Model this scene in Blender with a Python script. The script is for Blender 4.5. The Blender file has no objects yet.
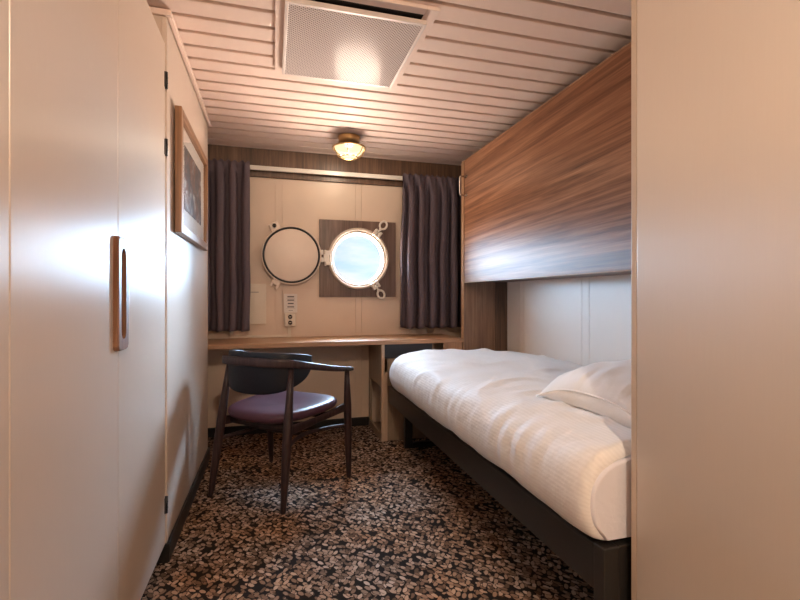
import bpy, bmesh, math, random
from mathutils import Vector, Matrix, noise
random.seed(7)
S = bpy.context.scene
C = S.collection
PI = math.pi

# ------------------------------------------------------------------ mesh helpers
class MB:
    """collects shapes in one bmesh"""
    def __init__(s):
        s.bm = bmesh.new()
        s.uv = None
    def _merge(s, b, mi=0, smooth=False):
        vm = {}
        for v in b.verts:
            vm[v] = s.bm.verts.new(v.co)
        for f in b.faces:
            try:
                g = s.bm.faces.new([vm[v] for v in f.verts])
                g.material_index = mi
                g.smooth = smooth
            except ValueError:
                pass
        b.free()
    def box(s, x0, x1, y0, y1, z0, z1, bev=0.0, mi=0, seg=2):
        b = bmesh.new()
        bmesh.ops.create_cube(b, size=1)
        for v in b.verts:
            v.co = Vector(((x0 + x1) / 2 + v.co.x * (x1 - x0), (y0 + y1) / 2 + v.co.y * (y1 - y0), (z0 + z1) / 2 + v.co.z * (z1 - z0)))
        if bev:
            bmesh.ops.bevel(b, geom=b.edges[:], offset=bev, segments=seg, profile=0.5, affect='EDGES')
        s._merge(b, mi)
        return s
    def rings(s, rings, close=True, cap=True, mi=0, smooth=True):
        R = [[s.bm.verts.new(p) for p in r] for r in rings]
        n = len(R[0])
        for a, b in zip(R, R[1:]):
            for i in range(n if close else n - 1):
                j = (i + 1) % n
                f = s.bm.faces.new((a[i], a[j], b[j], b[i]))
                f.smooth = smooth
                f.material_index = mi
        if cap and close:
            for r, rev in ((R[0], True), (R[-1], False)):
                f = s.bm.faces.new(list(reversed(r)) if rev else r)
                f.material_index = mi
        return s
    def tube(s, pts, radii, n=14, mi=0):
        pts = [Vector(p) for p in pts]
        if not isinstance(radii, (list, tuple)):
            radii = [radii] * len(pts)
        T = [(pts[min(i + 1, len(pts) - 1)] - pts[max(i - 1, 0)]).normalized() for i in range(len(pts))]
        a = Vector((0, 0, 1)) if abs(T[0].z) < .9 else Vector((1, 0, 0))
        u = T[0].cross(a).normalized()
        rr = []
        for p, t, r in zip(pts, T, radii):
            u = (u - t * u.dot(t)).normalized()
            w = t.cross(u)
            rr.append([p + (u * math.cos(2 * PI * k / n) + w * math.sin(2 * PI * k / n)) * r for k in range(n)])
        return s.rings(rr, mi=mi)
    def lathe(s, prof, centre, axis='Z', n=48, cap=False, mi=0):
        """prof: (radius, height) pairs turned about an axis"""
        c = Vector(centre)
        rr = []
        for r, h in prof:
            ring = []
            for k in range(n):
                a = 2 * PI * k / n
                if axis == 'Z':
                    ring.append(c + Vector((r * math.cos(a), r * math.sin(a), h)))
                else:
                    ring.append(c + Vector((r * math.cos(a), h, r * math.sin(a))))
            rr.append(ring)
        return s.rings(rr, cap=cap, mi=mi)
    def disc(s, r, centre, axis='Y', n=64, mi=0):
        c = Vector(centre)
        vs = []
        for k in range(n):
            a = 2 * PI * k / n
            vs.append(s.bm.verts.new(c + (Vector((r * math.cos(a), 0, r * math.sin(a))) if axis == 'Y' else Vector((r * math.cos(a), r * math.sin(a), 0)))))
        f = s.bm.faces.new(vs)
        f.material_index = mi
        return s
    def xform(s, M):
        bmesh.ops.transform(s.bm, matrix=M, verts=s.bm.verts[:])
        return s

def empty(name, loc=(0, 0, 0), rz=0):
    o = bpy.data.objects.new(name, None)
    o.empty_display_size = .05
    C.objects.link(o)
    o.location = loc
    o.rotation_euler = (0, 0, rz)
    return o

def tag(o, label=None, cat=None, group=None, kind=None):
    if label: o['label'] = label
    if cat: o['category'] = cat
    if group: o['group'] = group
    if kind: o['kind'] = kind
    return o

def wloc(o):
    v = Vector(o.location)
    while o.parent is not None:
        o = o.parent
        v = v + Vector(o.location)
    return v

def obj(name, mb, mats, parent=None, origin=None, local=False, fix=True):
    """link the collected shapes as ONE mesh object; verts are world positions unless local"""
    bm = mb.bm
    if fix:
        bmesh.ops.recalc_face_normals(bm, faces=bm.faces[:])
    if parent is None:
        if origin is None:
            xs = [v.co for v in bm.verts]
            lo = Vector((min(c.x for c in xs), min(c.y for c in xs), min(c.z for c in xs)))
            hi = Vector((max(c.x for c in xs), max(c.y for c in xs), max(c.z for c in xs)))
            origin = ((lo.x + hi.x) / 2, (lo.y + hi.y) / 2, lo.z)
        off = Vector(origin)
    else:
        off = Vector((0, 0, 0)) if local else wloc(parent)
    for v in bm.verts:
        v.co -= off
    me = bpy.data.meshes.new(name)
    bm.to_mesh(me)
    bm.free()
    o = bpy.data.objects.new(name, me)
    for m in (mats if isinstance(mats, (list, tuple)) else [mats]):
        me.materials.append(m)
    C.objects.link(o)
    if parent is None:
        o.location = off
    else:
        o.parent = parent
    return o

def catmull(P, n=8):
    P = [Vector(p) for p in P]
    Q = [P[0] * 2 - P[1]] + P + [P[-1] * 2 - P[-2]]
    out = []
    for i in range(1, len(Q) - 2):
        a, b, c, d = Q[i - 1], Q[i], Q[i + 1], Q[i + 2]
        for k in range(n):
            t = k / n
            out.append(.5 * ((2 * b) + (c - a) * t + (2 * a - 5 * b + 4 * c - d) * t * t + (3 * b - a - 3 * c + d) * t ** 3))
    out.append(P[-1])
    return out

# ------------------------------------------------------------------ materials
class NT:
    def __init__(s, name):
        s.m = bpy.data.materials.new(name)
        s.m.use_nodes = True
        s.t = s.m.node_tree
        s.p = s.t.nodes['Principled BSDF']
        s.tc = s.n('ShaderNodeTexCoord')
    def n(s, ty, **k):
        x = s.t.nodes.new(ty)
        for a, b in k.items():
            setattr(x, a, b)
        return x
    def l(s, a, b):
        s.t.links.new(a, b)
    def mapping(s, scale=(1, 1, 1), rot=(0, 0, 0), src=None):
        m = s.n('ShaderNodeMapping')
        m.inputs['Scale'].default_value = scale
        m.inputs['Rotation'].default_value = rot
        s.l(src or s.tc.outputs['Object'], m.inputs['Vector'])
        return m.outputs['Vector']
    def noise(s, vec, scale=5, detail=4, rough=.5, dist=0):
        x = s.n('ShaderNodeTexNoise')
        x.inputs['Scale'].default_value = scale
        x.inputs['Detail'].default_value = detail
        x.inputs['Roughness'].default_value = rough
        x.inputs['Distortion'].default_value = dist
        s.l(vec, x.inputs['Vector'])
        return x.outputs['Fac']
    def ramp(s, fac, stops, interp='LINEAR'):
        r = s.n('ShaderNodeValToRGB')
        r.color_ramp.interpolation = interp
        e = r.color_ramp.elements
        while len(e) < len(stops):
            e.new(.5)
        for x, (p, c) in zip(e, stops):
            x.position = p
            x.color = (*c, 1) if len(c) == 3 else c
        s.l(fac, r.inputs['Fac'])
        return r.outputs['Color']
    def math(s, op, a, b=None, c=None):
        x = s.n('ShaderNodeMath', operation=op)
        for i, v in enumerate((a, b, c)):
            if v is None: continue
            if isinstance(v, (int, float)): x.inputs[i].default_value = v
            else: s.l(v, x.inputs[i])
        return x.outputs[0]
    def mix(s, fac, a, b, mode='MIX'):
        x = s.n('ShaderNodeMix', data_type='RGBA', blend_type=mode)
        for i, v in ((0, fac), (6, a), (7, b)):
            if isinstance(v, (int, float)): x.inputs[i].default_value = v
            elif isinstance(v, tuple): x.inputs[i].default_value = (*v, 1)
            else: s.l(v, x.inputs[i])
        return x.outputs[2]
    def bump(s, h, strength=.3, dist=.01):
        b = s.n('ShaderNodeBump')
        b.inputs['Strength'].default_value = strength
        b.inputs['Distance'].default_value = dist
        s.l(h, b.inputs['Height'])
        s.l(b.outputs['Normal'], s.p.inputs['Normal'])
    def aniso(s, amount):
        tg = s.n('ShaderNodeTangent', direction_type='RADIAL', axis='Z')
        s.l(tg.outputs[0], s.p.inputs['Tangent'])
        s.p.inputs['Anisotropic'].default_value = amount
    def set(s, **k):
        for a, v in k.items():
            i = s.p.inputs[a.replace('_', ' ')]
            if hasattr(v, 'node'): s.l(v, i)
            elif isinstance(v, tuple) and len(v) == 3: i.default_value = (*v, 1)
            else: i.default_value = v
        return s

def plain(name, col, rough=.5, metal=0.0, var=.06, spec=.5, scale=12, bump=0.0):
    k = NT(name)
    f = k.noise(k.mapping(), scale, 3)
    lo = tuple(c * (1 - var) for c in col)
    hi = tuple(min(1, c * (1 + var)) for c in col)
    k.set(Base_Color=k.ramp(f, [(.3, lo), (.7, hi)]), Roughness=rough, Metallic=metal)
    k.p.inputs['Specular IOR Level'].default_value = spec
    if bump:
        k.bump(f, bump, .002)
    return k.m

def laminate(name, col, rough, spec, brush=.06, ior=1.5, aniso=.85):
    """satin panel with a fine vertical brushed texture"""
    k = NT(name)
    v = k.mapping((260, 260, 9))
    f = k.noise(v, 1, 3, .6)
    g = k.noise(k.mapping((3, 3, 1.2)), 1.5, 3)
    col1 = k.ramp(f, [(.3, tuple(c * .985 for c in col)), (.7, tuple(min(1, c * 1.012) for c in col))])
    col2 = k.mix(k.math('MULTIPLY', g, .12), col1, tuple(c * .8 for c in col))
    k.set(Base_Color=col2, Roughness=rough, IOR=ior)
    k.p.inputs['Specular IOR Level'].default_value = spec
    k.aniso(aniso)
    h = k.math('ADD', f, k.math('MULTIPLY', k.noise(k.mapping((9, 9, 5)), 1, 2), 1.4))
    k.bump(h, brush, .004)
    return k.m

def wood(name, grain, cols, rough=.4, scale=1.0, spec=.5, bump=.08, stripe=0.0, tilt=0.0, aniso=0.0, glen=.9, dist=1.4):
    """grain: axis index the fibres run along"""
    k = NT(name)
    sc = [13 * scale] * 3
    sc[grain] = glen * scale
    rot = [0, 0, 0]
    if tilt: rot[0] = tilt
    base = k.mapping((1, 1, 1), tuple(rot))
    v = k.mapping(tuple(sc), src=base)
    warp = k.noise(v, .5, 2)
    n1 = k.noise(v, 1.1, 6, .62, dist)
    sc2 = [95 * scale] * 3
    sc2[grain] = 2.2 * scale
    n2 = k.noise(k.mapping(tuple(sc2), src=base), 1.0, 3, .6)
    f = k.math('ADD', k.math('MULTIPLY', n1, .72), k.math('MULTIPLY', n2, .28))
    c = k.ramp(f, [(.33, cols[0]), (.47, cols[1]), (.58, cols[2]), (.72, cols[3])])
    if stripe:
        s3 = [70] * 3
        s3[grain] = .05
        n3 = k.noise(k.mapping(tuple(s3)), 1, 1)
        c = k.mix(k.math('MULTIPLY', n3, stripe), c, cols[0])
    k.set(Base_Color=c, Roughness=rough)
    k.p.inputs['Specular IOR Level'].default_value = spec
    if aniso: k.aniso(aniso)
    k.bump(n2, bump, .003)
    return k.m

CREAM = (.64, .53, .45)
M = {}
M['wardrobe'] = laminate('wardrobe_laminate', (.59, .485, .405), .43, .5, .02, 2.25, .85)
M['wardrobe_pale'] = laminate('pale_wardrobe_laminate', (.60, .525, .45), .40, .5, .012, 3.3, .75)
M['wardrobe_edge'] = plain('wardrobe_edging', (.56, .46, .37), .4)
M['wall'] = plain('cream_wall_panel', (.66, .53, .42), .42, var=.03, scale=4)
M['wall_white'] = laminate('pale_wall_panel', (.88, .81, .74), .42, .5, .02, 2.4)
M['partition'] = laminate('partition_laminate', CREAM, .45, .35, .04, 1.5)
M['ceiling'] = plain('ceiling_plank', (.80, .65, .575), .5, var=.02, spec=.12, scale=3)
M['groove'] = plain('ceiling_groove', (.20, .14, .085), .55)
M['black'] = plain('black_plinth', (.012, .012, .013), .4)
M['bedmetal'] = plain('dark_bed_metal', (.022, .020, .018), .38, var=.1)
M['cover_white'] = plain('cream_enamel', (.72, .60, .50), .35, var=.02)
M['white_enamel'] = plain('white_enamel', (.74, .70, .64), .28, var=.02)
M['white_plastic'] = plain('white_plastic', (.72, .64, .53), .38, var=.02)
M['glazing'] = plain('cream_glazing_bead', (.42, .33, .25), .5, var=.02)
M['window_enamel'] = plain('cream_window_enamel', (.58, .50, .42), .3, var=.02)
M['paper'] = plain('paper', (.74, .68, .62), .7, var=.02)
M['ink'] = plain('dark_ink', (.05, .05, .06), .7)
M['rubber'] = plain('black_rubber', (.018, .02, .022), .5)
M['steel'] = plain('brushed_steel', (.62, .58, .54), .25, 1.0)
M['dark_hole'] = plain('dark_socket_hole', (.02, .015, .012), .7)
M['brass'] = plain('brass', (.55, .36, .16), .28, 1.0)
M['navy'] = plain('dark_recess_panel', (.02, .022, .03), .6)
WALN = [(.085, .034, .017), (.21, .093, .047), (.32, .155, .084), (.44, .235, .135)]
M['berth_wood'] = wood('walnut_berth', 1, WALN, .47, 1.5, .40, bump=.03, tilt=0.02, aniso=.85, glen=.42, dist=.8)
M['side_wood'] = wood('walnut_upright', 2, [(.12, .065, .040), (.24, .14, .088), (.33, .205, .13), (.42, .27, .18)], .4, 1.6, stripe=.8)
M['edge_wood'] = wood('oak_edge', 2, [(.30, .17, .095), (.38, .22, .125), (.44, .26, .15), (.50, .31, .18)], .45, 1)
M['pelmet_wood'] = wood('walnut_pelmet', 2, [(.05, .027, .017), (.11, .060, .036), (.18, .10, .06), (.26, .155, .095)], .4, 1.4, stripe=.6)
M['window_wood'] = wood('walnut_window_panel', 2, [(.055, .032, .026), (.12, .072, .056), (.185, .118, .094), (.26, .175, .14)], .34, 1.0, stripe=.3)
M['desk_wood'] = wood('desk_top_wood', 0, [(.30, .165, .09), (.40, .235, .135), (.47, .285, .165), (.54, .34, .20)], .38, .8)
M['post_wood'] = wood('pale_post', 2, [(.50, .36, .26), (.56, .41, .30), (.60, .45, .33), (.65, .49, .37)], .45, 1)
M['pale_wood'] = wood('pale_oak_board', 2, [(.22, .155, .105), (.29, .21, .145), (.34, .25, .175), (.40, .30, .215)], .5, 1.2)
M['frame_wood'] = wood('picture_frame_wood', 2, [(.16, .072, .032), (.25, .12, .055), (.33, .17, .08), (.42, .235, .12)], .35, 1.3)
M['frame_wood_y'] = wood('picture_frame_wood_long', 1, [(.16, .072, .032), (.25, .12, .055), (.33, .17, .08), (.42, .235, .12)], .35, 1.3)
M['handle_wood'] = wood('handle_wood', 2, [(.10, .042, .022), (.165, .073, .04), (.22, .11, .062), (.29, .16, .10)], .4, 2, spec=.25)
M['wenge'] = wood('wenge_chair_wood', 2, [(.017, .009, .010), (.032, .017, .017), (.050, .027, .026), (.075, .042, .038)], .42, 2.0, spec=.35)
M['leather_black'] = plain('black_leather', (.010, .011, .017), .42, spec=.3, var=.15, scale=150, bump=.12)
M['leather_plum'] = plain('plum_leather', (.078, .030, .048), .40, spec=.4, var=.12, scale=150, bump=.12)

def carpet():
    k = NT('woven_leaf_carpet')
    patch = k.noise(k.mapping((1, 1, 1)), 2.2, 2)
    patch2 = k.noise(k.mapping((1, 1, 1)), 8, 2)
    fib = k.noise(k.mapping((420, 420, 420)), 1, 2)
    ragged = k.math('MULTIPLY', k.math('SUBTRACT', k.noise(k.mapping((130, 130, 1)), 1, 2), .5), .22)
    tones = [(.0, (.12, .08, .058)), (.3, (.26, .18, .135)), (.65, (.44, .32, .25)), (1.0, (.62, .50, .42))]
    col = (.017, .014, .013)
    height = None
    # leaf-shaped strokes woven in two slanting directions over a near-black ground
    for ang_, off, keep in ((1.02, 0, .26), (-1.02, 3.7, .33), (.85, 9.1, .62)):
        mp = k.n('ShaderNodeMapping')
        mp.inputs['Location'].default_value = (off, off * .37, 0)
        mp.inputs['Rotation'].default_value = (0, 0, ang_)
        mp2 = k.n('ShaderNodeMapping')
        mp2.inputs['Scale'].default_value = (1 / .038, 1 / .0195, 1)
        k.l(k.tc.outputs['Object'], mp.inputs['Vector'])
        k.l(mp.outputs[0], mp2.inputs['Vector'])
        v = k.n('ShaderNodeTexVoronoi', feature='F1', voronoi_dimensions='2D')
        v.inputs['Scale'].default_value = 1
        v.inputs['Randomness'].default_value = .8
        k.l(mp2.outputs[0], v.inputs['Vector'])
        sc_ = k.n('ShaderNodeSeparateColor')
        k.l(v.outputs['Color'], sc_.inputs[0])
        on = k.math('GREATER_THAN', k.math('ADD', sc_.outputs['Green'], k.math('MULTIPLY', k.math('SUBTRACT', patch2, .5), .5)), keep)
        leaf = k.ramp(k.math('ADD', v.outputs['Distance'], ragged), [(.36, (1, 1, 1)), (.43, (0, 0, 0))])
        rim = k.ramp(k.math('ADD', v.outputs['Distance'], ragged), [(.47, (1, 1, 1)), (.52, (0, 0, 0))])
        leaf = k.math('MULTIPLY', leaf, on)
        rim = k.math('MULTIPLY', rim, on)
        tone = k.ramp(sc_.outputs['Red'], tones)
        col = k.mix(rim, col, (.017, .014, .013))
        col = k.mix(leaf, col, tone)
        height = leaf if height is None else k.math('MAXIMUM', height, leaf)
    warm = k.ramp(patch, [(.4, (1, 1, 1)), (.62, (1.0, .78, .58))])
    col = k.mix(1.0, col, warm, 'MULTIPLY')
    col = k.mix(k.math('MULTIPLY', fib, .3), col, (.03, .025, .02))
    k.set(Base_Color=col, Roughness=.95)
    k.p.inputs['Specular IOR Level'].default_value = .1
    k.bump(k.math('ADD', height, k.math('MULTIPLY', fib, .3)), .4, .006)
    return k.m
M['carpet'] = carpet()

def bedding(name, col, stripes=True):
    k = NT(name)
    v = k.n('ShaderNodeUVMap')
    if stripes:
        sep = k.n('ShaderNodeSeparateXYZ')
        k.l(v.outputs[0], sep.inputs[0])
        w = k.math('SINE', k.math('MULTIPLY', sep.outputs['X'], 2 * PI / .012))
        f = k.math('MULTIPLY_ADD', w, .5, .5)
        c = k.mix(f, tuple(a * .955 for a in col), col)
        k.set(Base_Color=c, Roughness=k.math('MULTIPLY_ADD', f, -.18, .78))
        h = k.math('ADD', k.math('MULTIPLY', k.noise(k.mapping(), 28, 4), 1.0), k.math('MULTIPLY', f, .05))
    else:
        k.set(Base_Color=col, Roughness=.8)
        h = k.noise(k.mapping(), 22, 4)
    k.p.inputs['Sheen Weight'].default_value = .15
    k.bump(h, .25, .012)
    return k.m
M['duvet'] = bedding('white_striped_satin', (.86, .845, .83))
M['sheet'] = bedding('white_sheet', (.80, .80, .87), False)
M['pillowcase'] = bedding('white_pillowcase', (.90, .88, .85), False)

def cloth(name, col):
    k = NT(name)
    f = k.noise(k.mapping((300, 300, 300)), 1, 2)
    k.set(Base_Color=k.ramp(f, [(.3, tuple(c * .85 for c in col)), (.7, tuple(c * 1.15 for c in col))]), Roughness=.62)
    k.p.inputs['Specular IOR Level'].default_value = .3
    k.bump(f, .15, .001)
    return k.m
M['curtain'] = cloth('plum_grey_curtain', (.105, .080, .098))

def perforated():
    k = NT('perforated_enamel')
    v = k.n('ShaderNodeTexVoronoi', feature='F1', voronoi_dimensions='2D')
    v.inputs['Randomness'].default_value = 0
    v.inputs['Scale'].default_value = 1
    k.l(k.mapping((95, 95, 95), (0, 0, PI / 4)), v.inputs['Vector'])
    hole = k.ramp(v.outputs['Distance'], [(.22, (0, 0, 0)), (.28, (1, 1, 1))])
    k.set(Base_Color=k.mix(hole, (.09, .07, .055), (.64, .57, .545)), IOR=1.055)
    k.l(k.math('MULTIPLY_ADD', hole, -.55, .68), k.p.inputs['Roughness'])
    k.p.inputs['Specular IOR Level'].default_value = .5
    k.bump(k.math('ADD', hole, k.math('MULTIPLY', k.noise(k.mapping(), 14, 2), .25)), .12, .002)
    return k.m
M['perforated'] = perforated()
M['vent_rim'] = plain('vent_rim_enamel', (.66, .58, .54), .4)

def glass(name, tint=(1, 1, 1), gloss=.08, rough=.02):
    k = NT(name)
    tr = k.n('ShaderNodeBsdfTransparent')
    tr.inputs[0].default_value = (*tint, 1)
    gl = k.n('ShaderNodeBsdfGlossy')
    gl.inputs['Roughness'].default_value = rough
    lw = k.n('ShaderNodeLayerWeight')
    lw.inputs['Blend'].default_value = .5
    fac = k.math('MULTIPLY_ADD', k.math('POWER', lw.outputs['Facing'], 5.0), .9, .04)
    mx = k.n('ShaderNodeMixShader')
    k.l(fac, mx.inputs[0])
    k.l(tr.outputs[0], mx.inputs[1])
    k.l(gl.outputs[0], mx.inputs[2])
    k.t.nodes.remove(k.p)
    k.l(mx.outputs[0], k.t.nodes['Material Output'].inputs['Surface'])
    return k.m
M['pane'] = glass('window_glass', (.98, .99, 1))
M['picture_glass'] = glass('picture_glass', (1, 1, 1))

def lampglass():
    k = NT('lit_lamp_glass')
    tr = k.n('ShaderNodeBsdfTransparent')
    em = k.n('ShaderNodeEmission')
    em.inputs['Color'].default_value = (1, .80, .46, 1)
    em.inputs['Strength'].default_value = 1.6
    mx = k.n('ShaderNodeMixShader')
    mx.inputs[0].default_value = .6
    k.l(tr.outputs[0], mx.inputs[1])
    k.l(em.outputs[0], mx.inputs[2])
    k.t.nodes.remove(k.p)
    k.l(mx.outputs[0], k.t.nodes['Material Output'].inputs['Surface'])
    return k.m
M['lampglass'] = lampglass()

def print_mat():
    """muted abstract print: dark brown blocks with a pale and a grey patch"""
    k = NT('framed_print')
    a = k.noise(k.mapping((1, 2.4, 5)), 1.6, 5, .6, 1.2)
    b = k.noise(k.mapping((1, 7, 3)), 1.1, 4, .6, .6)
    c = k.ramp(a, [(.30, (.03, .022, .025)), (.43, (.10, .062, .055)), (.52, (.22, .10, .06)), (.58, (.36, .33, .32)), (.68, (.62, .59, .55))])
    d = k.mix(k.ramp(b, [(.45, (0, 0, 0)), (.6, (1, 1, 1))]), c, (.07, .065, .075))
    k.set(Base_Color=d, Roughness=.6)
    return k.m
M['print'] = print_mat()

# ------------------------------------------------------------------ the setting
H = 2.19
YB = 3.67
XR = 1.77
XL = -.97
YF = -1.05

m = MB().box(XL - .1, XR + .1, YF - .1, YB + .14, -.08, 0)
tag(obj('floor', m, M['carpet'], origin=(0, 0, 0)), 'dark brown and tan woven leaf pattern carpet', 'floor', kind='structure')

m = MB().box(XL - .1, XR + .1, YF - .1, YB + .14, H + .016, H + .08, mi=1)
y = 2.114 - .1164 * 27
while y < YB:
    y0, y1 = max(y + .0205, YF), min(y + .1164, YB)
    if y1 - y0 > .01:
        m.box(XL, XR, y0, y1, H, H + .018, .0035)
    y += .1164
tag(obj('ceiling', m, [M['ceiling'], M['groove']]), 'cream ceiling of narrow metal planks', 'ceiling', kind='structure')

# rear wall with the porthole opening; narrow joint strips between its panels
m = MB()
wx0, wx1, wz0, wz1 = .42, .918, 1.11, 1.61
YS = YB + .006                                   # backing plane seen in the narrow joints
m.box(XL - .1, wx0, YS, YB + .14, 0, H + .02).box(wx1, XR + .1, YS, YB + .14, 0, H + .02)
m.box(wx0, wx1, YS, YB + .14, 0, wz0).box(wx0, wx1, YS, YB + .14, wz1, H + .02)
edges = [XL - .1]
for xx in (-.605, .02, .645, 1.27):
    edges += [xx, xx + .05]
edges.append(XR + .1)
for xa, xb in zip(edges, edges[1:]):
    xa, xb = xa + .0016, xb - .0016
    if xb < wx0 or xa > wx1:
        m.box(xa, xb, YB, YS, 0, H, .0008)
    else:
        m.box(xa, xb, YB, YS, 0, wz0, .0008).box(xa, xb, YB, YS, wz1, H, .0008)
        if xa < wx0: m.box(xa, wx0, YB, YS, wz0, wz1)
        if xb > wx1: m.box(wx1, xb, YB, YS, wz0, wz1)
tag(obj('wall_back', m, M['wall']), 'cream panelled wall around the porthole', 'wall', kind='structure')

m = MB().box(XR + .006, XR + .1, YF, YB, 0, H + .02)
edges = [YF]
for yy in (.83, 1.54, 2.252, 2.967):
    edges += [yy, yy + .065]
edges.append(YB)
for ea, eb in zip(edges, edges[1:]):
    m.box(XR, XR + .006, ea + .0018, eb - .0018, 0, H, .001)
tag(obj('wall_right', m, M['wall_white']), 'pale panelled wall beside the bed', 'wall', kind='structure')

m = MB().box(XL - .1, XL, YF, YB, 0, H + .02)
m.box(XL, -.56, 3.19, YB, 0, H + .01)
m.box(XL, -.409, 1.99, 3.19, 0, H - .012, .002)
m.box(-.425, -.4045, 1.985, 2.010, .075, H - .03, .003)
tag(obj('wall_left', m, M['partition']), 'cream partition wall carrying the picture', 'wall', kind='structure')
m = MB().box(XL, XR, YF - .1, YF, 0, H + .02)
tag(obj('wall_front', m, M['wall']), 'cream wall behind the entrance', 'wall', kind='structure')

m = MB().box(-.405, -.388, 1.995, 3.2, H - .028, H - .004, .002)
m.box(XL, -.388, 1.975, 1.992, H - .028, H - .004, .002)
tag(obj('trim_1', m, M['ceiling']), 'cream angle trim along the top of the partition', 'trim', kind='structure')
m = MB().box(-.56, 1.768, YB - .022, YB - .001, 1.972, H - .002, .002)
tag(obj('trim_2', m, M['pelmet_wood']), 'dark walnut band between the wall and the ceiling', 'trim', kind='structure')
m = MB().box(-.56, .756, YB - .014, YB, 0, .07, .003)
tag(obj('baseboard_back', m, M['black']), 'black skirting under the desk', 'skirting', kind='structure')
m = MB().box(-.409, -.394, 1.99, 3.19, 0, .072, .003).box(XL, -.394, 1.978, 1.992, 0, .072, .003)
m.box(-.56, -.545, 3.19, YB - .015, 0, .07, .003)
tag(obj('baseboard_left', m, M['black']), 'black skirting along the partition', 'skirting', kind='structure')

# porthole: wooden surround, ring, pane, swing clamps
PX, PZ = .669, 1.36
win = empty('window_1', (PX, YB, PZ))
tag(win, 'round porthole in a square walnut panel', 'window', kind='structure')
m = MB()
x0, x1, z0, z1 = .354, .982, 1.05, 1.668
N = 96
def ringpts(r, yy):
    return [Vector((PX + r * math.cos(2 * PI * k / N), yy, PZ + r * math.sin(2 * PI * k / N))) for k in range(N)]
def squarepts(yy):
    out = []
    for k in range(N):
        a = 2 * PI * k / N
        c, s_ = math.cos(a), math.sin(a)
        tx = ((x1 - PX) if c > 0 else (PX - x0)) / max(abs(c), 1e-6)
        tz = ((z1 - PZ) if s_ > 0 else (PZ - z0)) / max(abs(s_), 1e-6)
        t = min(tx, tz)
        out.append(Vector((PX + c * t, yy, PZ + s_ * t)))
    for cx, cz in ((x0, z0), (x0, z1), (x1, z0), (x1, z1)):   # snap the nearest point to each corner
        q = min(out, key=lambda p: (p.x - cx) ** 2 + (p.z - cz) ** 2)
        q.x, q.z = cx, cz
    return out
m.rings([ringpts(.215, YB - .001), ringpts(.215, YB - .020), squarepts(YB - .020), squarepts(YB - .001), ringpts(.215, YB - .001)], cap=False, smooth=False)
obj('surround_panel', m, M['window_wood'], win)
m = MB().lathe([(.213, .020), (.213, -.018), (.247, -.022), (.249, -.036), (.244, -.046), (.236, -.050), (.229, -.047), (.224, -.034), (.217, -.030), (.212, -.034), (.209, -.022), (.208, .0), (.208, .036), (.213, .036), (.213, .020)], (PX, YB, PZ), 'Y', 96)
obj('window_frame', m, M['window_enamel'], win)
m = MB().lathe([(.2075, .026), (.2075, .012), (.203, .008), (.198, .012), (.197, .026), (.2075, .026)], (PX, YB, PZ), 'Y', 96)
obj('glazing_bead', m, M['glazing'], win)
m = MB().disc(.2075, (PX, YB + .028, PZ), 'Y', 96)
obj('pane', m, M['pane'], win, fix=False)

def clamp(ang):
    """swing bolt with a ring handle, built on +X then turned to its angle"""
    r_ = Matrix.Translation((PX, YB, PZ)) @ Matrix.Rotation(-math.radians(ang), 4, 'Y')
    a = MB().box(.222, .282, -.068, -.020, -.033, -.011, .005).box(.222, .282, -.068, -.020, .011, .033, .005)
    a.tube([(.256, -.044, -.03), (.256, -.044, .03)], .007, 10)
    a.xform(r_)
    p = obj('clamp', a, M['white_enamel'], win)
    b = MB().tube([(.256, -.044, 0), (.31, -.050, 0)], .008, 10).tube([(.292, -.048, 0), (.304, -.049, 0)], .013, 8)
    pts = [(.340 + .034 * math.cos(t), -.050, .028 * math.sin(t)) for t in [2 * PI * i / 20 for i in range(21)]]
    b.tube(pts, .009, 8)
    b.xform(r_)
    obj('bolt', b, M['white_enamel'], p)
clamp(54)
clamp(-58)
m = MB()
m.box(.397, .448, YB - .062, YB - .021, PZ - .012 - .045, PZ - .012 - .020, .004)
m.box(.397, .448, YB - .062, YB - .021, PZ - .012 + .065, PZ - .012 + .040, .004)
m.tube([(.399, YB - .044, PZ - .065), (.399, YB - .044, PZ + .062)], .008, 12)
m.box(.385, .425, YB - .056, YB - .036, PZ - .032, PZ + .03, .004)
obj('hinge', m, M['white_enamel'], win)

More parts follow.
